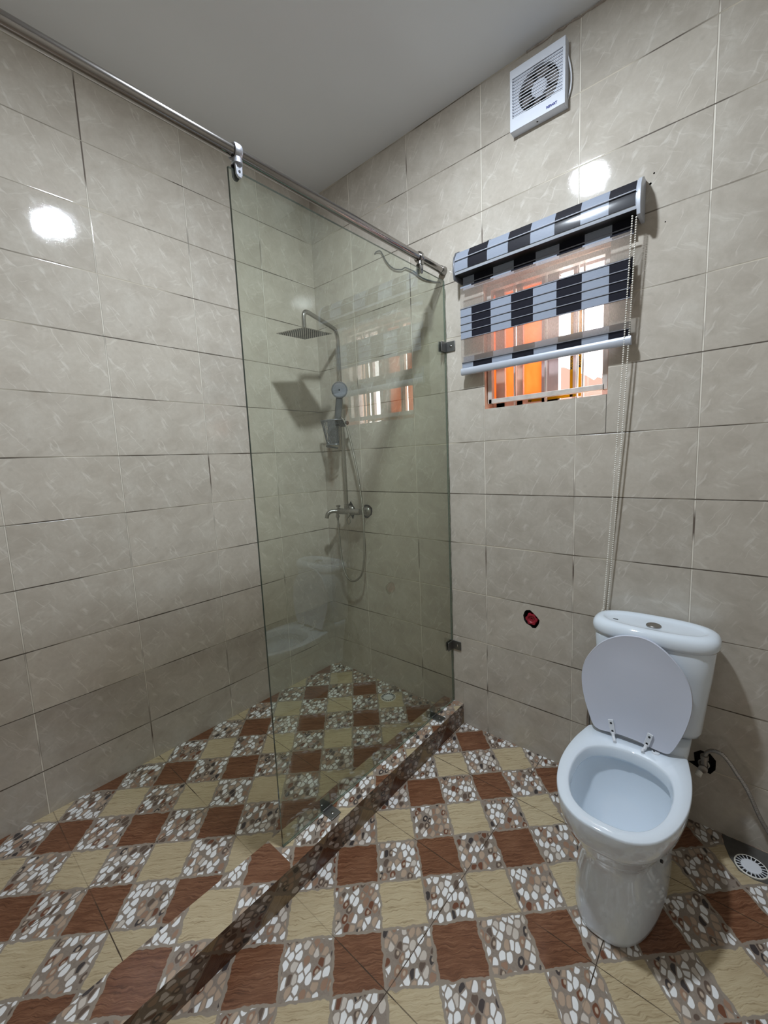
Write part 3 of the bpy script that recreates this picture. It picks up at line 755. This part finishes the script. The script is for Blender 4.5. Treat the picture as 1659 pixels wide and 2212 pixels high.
# ================================================================ RAIL
rail = thing('support_rail', 'long round steel rail running above the glass panel', 'rail', (GX, -.005, 2.25))
bm = bmesh.new(); tube(bm, [(GX, -.004, 2.250), (GX, YF + .002, 2.258)], .0162, 28); obj('rail_tube', bm, M['rod_steel'], rail, smooth=True)
bm = bmesh.new(); lathe(bm, (GX, -.001, 2.250), (0, -1, 0), [(0, .021), (.003, .021), (.006, .019), (.026, .0185), (.028, .0172)], 28); obj('wall_socket', bm, M['steel'], rail, smooth=True)
def clamp(y, worn):
    zc = 2.250 - y * .0029; b = bmesh.new(); mt = M['cast'] if worn else M['steel']
    seg = 28; prof = [(-.011, .0172), (-.011, .0215), (-.007, .0235), (.007, .0235), (.011, .0215), (.011, .0172)]
    lathe(b, (GX, y, zc), (0, 1, 0), prof, seg, caps=False)
    o = obj('rail_clamp', b, mt, rail, smooth=True)
    b = bmesh.new(); lathe(b, (GX + .004, y, zc - .020), (0, 0, -1), [(0, .015), (.012, .0155), (.0135, .013)], 24); obj('clamp_collar', b, mt, o, smooth=True)
    b = bmesh.new()
    prism(b, [(GX + .006, y + a, zc + c) for a, c in ((-.0115, -.030), (.0115, -.030), (.0105, -.062), (.005, -.070), (-.005, -.070), (-.0105, -.062))], (.007, 0, 0))
    obj('clamp_jaw', b, mt, o, bevel=.002)
    b = bmesh.new()
    prism(b, [(GX - .0125, y + a, zc + c) for a, c in ((-.0115, -.030), (.0115, -.030), (.0105, -.062), (.005, -.070), (-.005, -.070), (-.0105, -.062))], (.007, 0, 0))
    obj('clamp_jaw', b, M['black_plastic'] if worn else mt, o, bevel=.002)
    b = bmesh.new(); lathe(b, (GX + .0125, y, zc - .054), (1, 0, 0), [(0, .0035), (.0012, .0035)], 14); obj('grub_screw', b, M['black_plastic'], o)
clamp(-1.082, True); clamp(-.197, False)

# ================================================================ SHOWER SET
sh = thing('shower_set', 'wall mounted shower column with square rain head in the corner behind the glass', 'shower', (.25, 0, 1.07))
PXr, PYr = .252, -.066
bm = bmesh.new()
arm = [(PXr, PYr, 1.10), (PXr, PYr, 1.6), (PXr, PYr, 2.05), (PXr + .001, PYr - .004, 2.085), (PXr + .005, PYr - .018, 2.108), (PXr + .015, PYr - .05, 2.121), (.315, -.325, 2.143)]
c_h = Vector((.322, -.366, 2.030))
arm += [(.321, -.350, 2.140), (.3235, -.362, 2.128), (.3235, -.366, 2.110), (c_h.x, c_h.y, c_h.z + .012)]
pl = [Vector(p) for p in arm[:3]] + crom(arm[2:7], 6)[1:] + crom(arm[6:], 5)[1:]
tube(bm, pl, .0112, 20); obj('riser_pipe', bm, M['steel'], sh, smooth=True, ang=60)
u_ = Vector((.64, .77, 0)).normalized(); th_ = math.radians(4.5)
v_ = Vector((.77, -.64, 0)).normalized() * math.cos(th_) + Vector((0, 0, -math.sin(th_)))
n_ = u_.cross(v_).normalized();  n_ = n_ if n_.z > 0 else -n_
ex, ey = (u_ + v_).normalized(), (u_ - v_).normalized()
bm = bmesh.new(); obox(bm, c_h, ex, ey, n_, .1, .1, .0016)
head = obj('rain_head', bm, M['steel'], sh, bevel=.0012)
bm = bmesh.new(); lathe(bm, c_h + n_ * .001, n_, [(0, .020), (.004, .019), (.008, .0135), (.022, .0135), (.022, .012)], 24); obj('ball_joint', bm, M['worn_chrome'], head, smooth=True)
bm = bmesh.new()
for i in range(13):
    for j in range(13):
        p = c_h - n_ * .0016 + ex * ((i - 6) * .0145) + ey * ((j - 6) * .0145)
        lathe(bm, p, -n_, [(0, .0034), (.0022, .0028)], 8)
o = obj('rubber_nozzles', bm, M['black_plastic'], head); o['kind'] = 'stuff'
# mixer body, along the wall
bm = bmesh.new(); lathe(bm, (.175, -.078, 1.068), (1, 0, .02), [(0, .012), (.004, .0165), (.04, .0185), (.055, .0175), (.09, .0175), (.10, .021), (.13, .021), (.145, .0185), (.185, .0195), (.198, .016), (.20, .008)], 28)
lathe(bm, (PXr, PYr, 1.07), (0, 0, 1), [(0, .015), (.03, .0155), (.032, .0135), (.045, .0135)], 20)
obj('mixer_body', bm, M['worn_chrome'], sh, smooth=True)
for x in (.360, .222):
    bm = bmesh.new(); lathe(bm, (x, -.002, 1.066), (0, -1, 0), [(-.01, .010), (0, .031), (.002, .031), (.010, .026), (.018, .0145), (.070, .0135)], 28); obj('inlet_flange', bm, M['worn_chrome'], sh, smooth=True)
bm = bmesh.new(); tube(bm, crom([(.195, -.080, 1.066), (.180, -.098, 1.070), (.165, -.120, 1.068), (.155, -.136, 1.055), (.151, -.142, 1.030)], 6), [.0125] * 8 + [.012] * 8 + [.0125] * 9, 18); obj('spout', bm, M['worn_chrome'], sh, smooth=True)
bm = bmesh.new(); lathe(bm, (.190, -.078, 1.082), (0, 0, 1), [(0, .007), (.010, .007), (.011, .013), (.022, .0145), (.024, .010)], 10); obj('diverter_knob', bm, M['worn_chrome'], sh, smooth=True)
bm = bmesh.new(); ring = [(.300 + .0145 * math.cos(a * PI / 10), -.104, 1.018 + .0185 * math.sin(a * PI / 10)) for a in range(20)]
tube(bm, ring, .0026, 8, closed=True); tube(bm, [(.298, -.080, 1.066), (.296, -.098, 1.048), (.295, -.104, 1.036)], [.0125, .010, .0045], 12)
obj('lever_handle', bm, M['worn_chrome'], sh, smooth=True)
bm = bmesh.new(); lathe(bm, (.182, -.080, 1.056), (0, 0, -1), [(0, .009), (.012, .0095), (.014, .0115), (.026, .0115), (.028, .0075), (.045, .0065)], 16); obj('hose_nut', bm, M['worn_chrome'], sh, smooth=True)
hp = [(.182, -.080, 1.035), (.183, -.080, .980), (.182, -.075, .900), (.184, -.072, .816), (.197, -.070, .715), (.226, -.070, .655), (.274, -.070, .636), (.327, -.070, .661), (.362, -.070, .709), (.384, -.070, .811), (.389, -.070, .923), (.390, -.070, 1.061), (.377, -.070, 1.197), (.350, -.070, 1.358), (.318, -.072, 1.493), (.290, -.075, 1.585), (.262, -.080, 1.625)]
bm = bmesh.new(); tube(bm, crom(hp, 8), .0062, 12); obj('hose', bm, M['hose'], sh, smooth=True, ang=180)
# sliding holder and hand shower
bm = bmesh.new(); lathe(bm, (PXr, PYr, 1.572), (0, 0, 1), [(0, .014), (.003, .0175), (.045, .0175), (.048, .014)], 20); lathe(bm, (PXr + .012, PYr, 1.592), (1, -.1, 0), [(0, .008), (.022, .008), (.024, .012), (.036, .012), (.037, .009)], 16)
obox(bm, (.247, -.085, 1.600), (1, 0, 0), (0, 1, 0), (0, 0, 1), .017, .018, .020)
obj('slide_holder', bm, M['black_plastic'], sh, bevel=.002)
dn = Vector((.62, -.75, -.12)).normalized()
hc = Vector((.283, -.104, 1.778))
bm = bmesh.new(); lathe(bm, hc - dn * .022, dn, [(0, .018), (.004, .034), (.012, .045), (.022, .047), (.025, .044), (.0255, .040)], 36)
tube(bm, crom([(hc.x - .006, hc.y + .012, hc.z - .028), (.262, -.088, 1.735), (.250, -.086, 1.685), (.240, -.086, 1.635), (.232, -.086, 1.605)], 5), [.016 + .004 * math.sin(k / 20 * PI) for k in range(21)], 18)
hsw = obj('hand_shower', bm, M['grey_plastic'], sh, smooth=True)
bm = bmesh.new(); lathe(bm, hc + dn * .0032, dn, [(0, .039), (.001, .038)], 32)
fp = obj('spray_face', bm, plain('spray_face_plastic', (0.24, 0.25, 0.29), 0.45, 0.2, noise_amt=.3, nscale=260, bump=.6), hsw)
bm = bmesh.new(); lathe(bm, hc + dn * .0040, dn, [(0, .005), (.001, .005)], 14); obj('spray_nozzle', bm, M['black_plastic'], hsw)
# lattice soap basket
bm = bmesh.new(); rows = 7; cols = 12; G = []
for i in range(rows + 1):
    s = i / rows; z = 1.612 - .140 * s
    hw = .076 * (1 - s) + .046 * s; cx = .190 + .000 * s; dp = .055 * (1 - s) + .030 * s
    G.append([bm.verts.new((cx + hw * math.cos(PI - PI * j / cols), -.088 - dp * math.sin(PI * j / cols), z - .0)) for j in range(cols + 1)])
for i in range(rows):
    for j in range(cols):
        q = (G[i][j], G[i][j + 1], G[i + 1][j + 1], G[i + 1][j])
        if (i + j) % 2: bm.faces.new((q[0], q[1], q[2])); bm.faces.new((q[0], q[2], q[3]))
        else: bm.faces.new((q[0], q[1], q[3])); bm.faces.new((q[1], q[2], q[3]))
ob = obj('soap_basket', bm, M['grey_plastic'], sh)
w = ob.modifiers.new('lattice', 'WIREFRAME'); w.thickness = .0032; w.use_even_offset = False
bm = bmesh.new()
for s, z in ((0, 1.613), (1, 1.472)):
    hw = .078 * (1 - s) + .048 * s; dp = .056 * (1 - s) + .031 * s
    tube(bm, [(.190 + hw * math.cos(PI * k / 16), -.088 - dp * math.sin(PI * k / 16), z) for k in range(17)] , .0038, 8)
    tube(bm, [(.190 - hw, -.088, z), (.190 + hw, -.088, z)], .0038, 8)
box(bm, .150, .236, -.092, -.086, 1.472, 1.612)
obj('basket_rim', bm, M['grey_plastic'], ob, smooth=True)
bm = bmesh.new(); tube(bm, [(.140, -.100, 1.466), (.165, -.118, 1.462), (.205, -.122, 1.458), (.240, -.100, 1.450)], .0055, 10); obj('soap_bar_hook', bm, M['black_plastic'], ob, smooth=True)

# ================================================================ TOILET
tl = thing('toilet', 'white ceramic close coupled toilet with its lid raised against the cistern', 'toilet', (1.827, -.40, ZD))
TX = 1.827
def resample(prof, n):
    P = crom([(x, y, 0) for x, y in prof], 12); L = [0]
    for a, b in zip(P, P[1:]): L.append(L[-1] + (b - a).length)
    out = []; j = 0
    for k in range(n + 1):
        s = L[-1] * k / n
        while j < len(L) - 2 and L[j + 1] < s: j += 1
        t = (s - L[j]) / max(1e-9, L[j + 1] - L[j]); out.append(P[j].lerp(P[j + 1], t))
    return out
HN = 36
OUT = resample([(0, -.697), (.062, -.689), (.118, -.648), (.154, -.580), (.174, -.495), (.178, -.415), (.172, -.335), (.160, -.270), (.151, -.232), (.138, -.222), (.07, -.220), (0, -.220)], HN)
HOL = resample([(0, -.660), (.052, -.652), (.098, -.615), (.127, -.548), (.137, -.470), (.132, -.405), (.112, -.354), (.062, -.318), (0, -.306)], HN)
def full(half, z, sx=1, yf=None, yb=None, y0=None, y1=None, dz=None):
    y0 = half[0].y; y1 = half[-1].y
    f = (lambda y: y) if yf is None else (lambda y: yf + (y - y0) / (y1 - y0) * (yb - yf))
    R = [Vector((TX + p.x * sx, f(p.y), z)) for p in half]
    Lh = [Vector((TX - p.x * sx, f(p.y), z)) for p in half[1:-1]]
    return R + Lh[::-1]
outer = [(ZD, .122, -.640, -.13), (ZD + .006, .128, -.647, -.125), (ZD + .02, .129, -.648, -.125), (.03, .126, -.643, -.13), (.09, .119, -.632, -.135), (.145, .115, -.624, -.14), (.180, .118, -.628, -.145), (.200, .126, -.640, -.15), (.212, .134, -.650, -.155), (.225, .139, -.658, -.16), (.255, .146, -.669, -.17), (.262, .150, -.673, -.175), (.268, .162, -.685, -.19), (.280, .169, -.690, -.20), (.310, .175, -.695, -.212), (.342, .178, -.697, -.219), (.3475, .1772, -.6963, -.2205), (.350, .1748, -.694, -.223)]
rings = [full(OUT, z, hw / .178, yf, yb) for z, hw, yf, yb in outer]
yc = -.47
def scl(half, s, z, dy=0.0): return [Vector((TX + (p.x - TX) * s, yc + (p.y - yc) * s + dy, z)) for p in full(half, z)]
rings += [scl(HOL, 1.025, .3505), scl(HOL, 1.002, .3485), scl(HOL, .985, .343), scl(HOL, .955, .318), scl(HOL, .96, .312), scl(HOL, 1.03, .310), scl(HOL, 1.04, .285), scl(HOL, 1.0, .25), scl(HOL, .90, .205), scl(HOL, .74, .165), scl(HOL, .56, .13, -.015), scl(HOL, .44, .10, -.03), scl(HOL, .36, .06, -.04), scl(HOL, .25, .045, -.04)]
bm = bmesh.new(); loft(bm, rings, True, True)
bowl = obj('bowl', bm, M['ceramic'], tl, smooth=True, ang=75)
bm = bmesh.new(); R = scl(HOL, .50, .112, -.018); bm.faces.new([bm.verts.new(p) for p in R]); wtr = obj('water', bm, M['water'], bowl)
def sring(cx, cy, hx, hy, z, n=3.0, N=72):
    out = []
    for k in range(N):
        a = 2 * PI * k / N; c, s = math.cos(a), math.sin(a)
        out.append(Vector((cx + hx * math.copysign(abs(c) ** (2 / n), c), cy + hy * math.copysign(abs(s) ** (2 / n), s), z)))
    return out
bm = bmesh.new(); loft(bm, [sring(TX + .003, -.135, .12, .075, .10, 3.5), sring(TX + .003, -.135, .125, .085, .22, 4), sring(TX + .004, -.145, .143, .095, .30, 5), sring(TX + .004, -.147, .149, .095, .348, 6), sring(TX + .004, -.142, .150, .088, .372, 6), sring(TX + .004, -.142, .146, .084, .376, 6)])
obj('cistern_neck', bm, M['ceramic'], tl, smooth=True, ang=60)
CX = 1.850
bm = bmesh.new(); loft(bm, [sring(CX - .008, -.100, .145, .070, .377, 4), sring(CX - .006, -.100, .158, .082, .384, 4), sring(CX - .005, -.101, .163, .086, .40, 4), sring(CX - .003, -.102, .170, .090, .50, 3.8), sring(CX, -.103, .178, .094, .60, 3.6), sring(CX, -.104, .184, .097, .690, 3.4), sring(CX, -.104, .182, .095, .696, 3.4)])
cis = obj('cistern', bm, M['ceramic'], tl, smooth=True, ang=60)
bm = bmesh.new()
loft(bm, [sring(CX, -.106, .180, .096, .694, 3.2), sring(CX, -.106, .188, .100, .697, 3.1), sring(CX, -.106, .193, .103, .706, 3.0), sring(CX, -.106, .195, .104, .718, 2.9), sring(CX, -.106, .193, .1025, .730, 2.8), sring(CX, -.106, .187, .098, .739, 2.7), sring(CX, -.106, .178, .090, .7445, 2.6), sring(CX, -.106, .165, .078, .7468, 2.5), sring(CX, -.108, .158, .064, .7455, 2.4), sring(CX, -.109, .152, .057, .7418, 2.4), sring(CX, -.109, .145, .052, .7405, 2.4), sring(CX, -.109, .07, .03, .7400, 2.2)])
lid = obj('cistern_lid', bm, M['ceramic'], tl, smooth=True, ang=60)
bm = bmesh.new(); lathe(bm, (CX + .004, -.142 + .02, .740), (0, 0, 1), [(0, .024), (.004, .0235), (.006, .021)], 32)
fb = obj('flush_button', bm, M['steel'], lid, smooth=True)
bm = bmesh.new(); box(bm, 1.725, 1.741, -.128, -.122, .7404, .7411); obj('printed_mark', bm, M['ink'], lid)
# raised seat lid, outline measured on its leaning plane
LO = [(1.782, .724), (1.827, .730), (1.863, .723), (1.897, .704), (1.930, .675), (1.956, .641), (1.974, .607), (1.983, .569), (1.984, .530), (1.978, .488), (1.967, .444), (1.952, .402), (1.938, .372), (1.923, .358), (1.883, .360), (1.841, .366), (1.782, .368), (1.734, .362), (1.712, .362), (1.695, .373), (1.681, .404), (1.662, .458), (1.651, .508), (1.649, .557), (1.660, .606), (1.684, .650), (1.713, .685), (1.748, .710)]
lo = crom([(x, 0, z) for x, z in LO], 4, closed=True)
pn = Vector((0, -1, .1)).normalized()
def lp(p, s=1.0, off=0.0):
    cx, cz = 1.815, .54; x = cx + (p.x - cx) * s; z = cz + (p.z - cz) * s
    return Vector((x, -.262 + (z - .355) * .1, z)) + pn * off
bm = bmesh.new(); loft(bm, [[lp(p, .985, -.012) for p in lo], [lp(p, 1.0, -.009) for p in lo], [lp(p, 1.0, -.002) for p in lo], [lp(p, .99, .001) for p in lo], [lp(p, .97, 0.0) for p in lo], [lp(p, .5, -.0005) for p in lo]])
sl = obj('seat_lid', bm, M['seat'], tl, smooth=True, ang=50)
for (x0, z0, x1, z1, xf, zf) in ((1.7545, .408, 1.763, .372, 1.772, .352), (1.8745, .404, 1.866, .370, 1.8575, .352)):
    a = lp(Vector((x0, 0, z0)), 1, .004); b_ = lp(Vector((x1, 0, z1)), 1, .004); up = (a - b_).normalized(); side = up.cross(pn)
    bm = bmesh.new(); obox(bm, (a + b_) / 2, side, pn, up, .0085, .0028, (a - b_).length / 2 + .006)
    tube(bm, crom([b_, b_ + Vector(((xf - x1) * .4, -.008, -.012)), Vector((xf, -.283, zf + .004)), Vector((xf + .003, -.292, zf + .003))], 4), .0055, 10)
    hg = obj('hinge', bm, M['white_plastic'], sl, bevel=.0015)
    for s in (.12, .85):
        bm = bmesh.new(); lathe(bm, b_.lerp(a, s) + pn * .0024, pn, [(0, .0037), (.001, .0037)], 14); obj('screw_hole', bm, M['black_plastic'], hg)
bm = bmesh.new(); lathe(bm, (1.893, -.262, .3495), (0, 0, 1), [(0, .013), (.003, .012), (.004, .008)], 20); obj('bolt_cap', bm, M['white_plastic'], tl, smooth=True)
bm = bmesh.new(); lathe(bm, (1.888, -.262, .352), (0, 0, 1), [(0, .003), (.002, .003)], 8); obj('bolt_hole', bm, M['black_plastic'], tl)
bm = bmesh.new(); lathe(bm, (TX + .119, -.475, .150), (1, -.25, .2), [(-.004, .005), (.0012, .005)], 12); obj('fixing_hole', bm, M['black_plastic'], tl)

# supply pipe left of the pan
bm = bmesh.new(); tube(bm, crom([(1.622, -.002, .165), (1.622, -.022, .170), (1.622, -.030, .19), (1.622, -.032, .26), (1.630, -.036, .32), (1.640, -.042, .345), (1.660, -.055, .362)], 5), .0075, 12)
tag(obj('supply_pipe', bm, M['worn_chrome'], smooth=True), 'thin dark water pipe on the wall left of the toilet', 'pipe')

# ================================================================ STOP VALVE + HOSE
sv = thing('stop_valve', 'grimy stop valve in a broken wall hole with a curved metal hose', 'valve', (2.01, 0, .205))
bm = bmesh.new(); lathe(bm, (2.012, .03, .212), (0, -1, 0), [(0, .012), (.03, .012), (.031, .018), (.045, .018), (.047, .014), (.080, .014), (.082, .009)], 20)
lathe(bm, (2.014, -.035, .215), (0, 0, 1), [(0, .010), (.030, .010), (.031, .013), (.044, .013), (.046, .007)], 16); obj('valve_body', bm, M['worn_chrome'], sv, smooth=True)
bm = bmesh.new(); lathe(bm, (2.004, -.042, .200), (-.2, -.8, -.45), [(0, .009), (.012, .010), (.022, .010), (.024, .007)], 12); obj('valve_knob', bm, M['cream_plastic'], sv, smooth=True)
bm = bmesh.new(); tube(bm, crom([(2.014, -.036, .258), (2.022, -.040, .280), (2.038, -.048, .296), (2.062, -.055, .298), (2.084, -.056, .276), (2.103, -.056, .247), (2.124, -.055, .216), (2.142, -.055, .182), (2.168, -.050, .118), (2.196, -.045, .065), (2.23, -.045, .015), (2.26, -.05, -.025), (2.29, -.07, -.036)], 8), .0068, 14); obj('flexible_hose', bm, M['hose2'], sv, smooth=True, ang=180)

# ================================================================ RED PIPE PLUG
pg = thing('pipe_plug', 'dark red ridged plastic plug inside a ragged black hole in the wall', 'plug', (1.364, .02, .616))
bm = bmesh.new(); R1 = []
for off, k in ((.030, 1.0), (.004, 1.0), (.0, .93)):
    R1.append([Vector((1.362 + (.0265 + .0028 * math.cos(6 * a)) * k * math.cos(a), off, .614 + (.0265 + .0028 * math.cos(6 * a)) * k * math.sin(a))) for a in [2 * PI * i / 48 for i in range(48)]])
for off, r in ((.0, .0175), (.004, .0155), (.006, .012), (.0045, .006), (.008, .004), (.012, .003)):
    R1.append([Vector((1.362 + r * math.cos(a), off, .614 + r * math.sin(a))) for a in [2 * PI * i / 48 for i in range(48)]])
loft(bm, R1); obj('plug_body', bm, M['red'], pg, smooth=True, ang=40)

# ================================================================ FLOOR DRAINS
def drain(cx, cy, z, label, patch):
    d = thing('floor_drain', label, 'drain', (cx, cy, z))
    r = .045
    if patch:
        b = bmesh.new(); random.seed(2)
        prism(b, [(2.075, -.004, z), (2.085, -.055, z), (2.10, -.10, z), (2.125, -.142, z), (2.165, -.150, z), (2.21, -.14, z), (2.30, -.12, z), (2.32, -.004, z)], (0, 0, .0015)); obj('mortar_bed', b, M['mortar'], d)
        z += .0015
    b = bmesh.new(); lathe(b, (cx, cy, z), (0, 0, 1), [(0, r), (.003, r), (.0045, r - .002), (.0035, r - .004)], 40, caps=False); obj('drain_rim', b, M['cream_plastic'], d, smooth=True)
    b = bmesh.new(); lathe(b, (cx, cy, z), (0, 0, 1), [(0, r - .003), (.0008, r - .003)], 32); obj('drain_well', b, M['black_plastic'], d)
    b = bmesh.new(); lathe(b, (cx, cy, z), (0, 0, 1), [(.001, r * .62), (.004, r * .60), (.005, r * .5)], 32)
    for k in range(20):
        a = 2 * PI * k / 20; u = Vector((math.cos(a), math.sin(a), 0)); obox(b, Vector((cx, cy, z + .0025)) + u * r * .77, u, (-u.y, u.x, 0), (0, 0, 1), r * .17, .0013, .001)
    obj('drain_grate', b, M['white_plastic'], d)
drain(2.156, -.102, ZD, 'round white slotted drain in the floor right of the toilet', True)
drain(.567, -.118, 0.0, 'round pale drain in the shower floor seen through the glass', False)
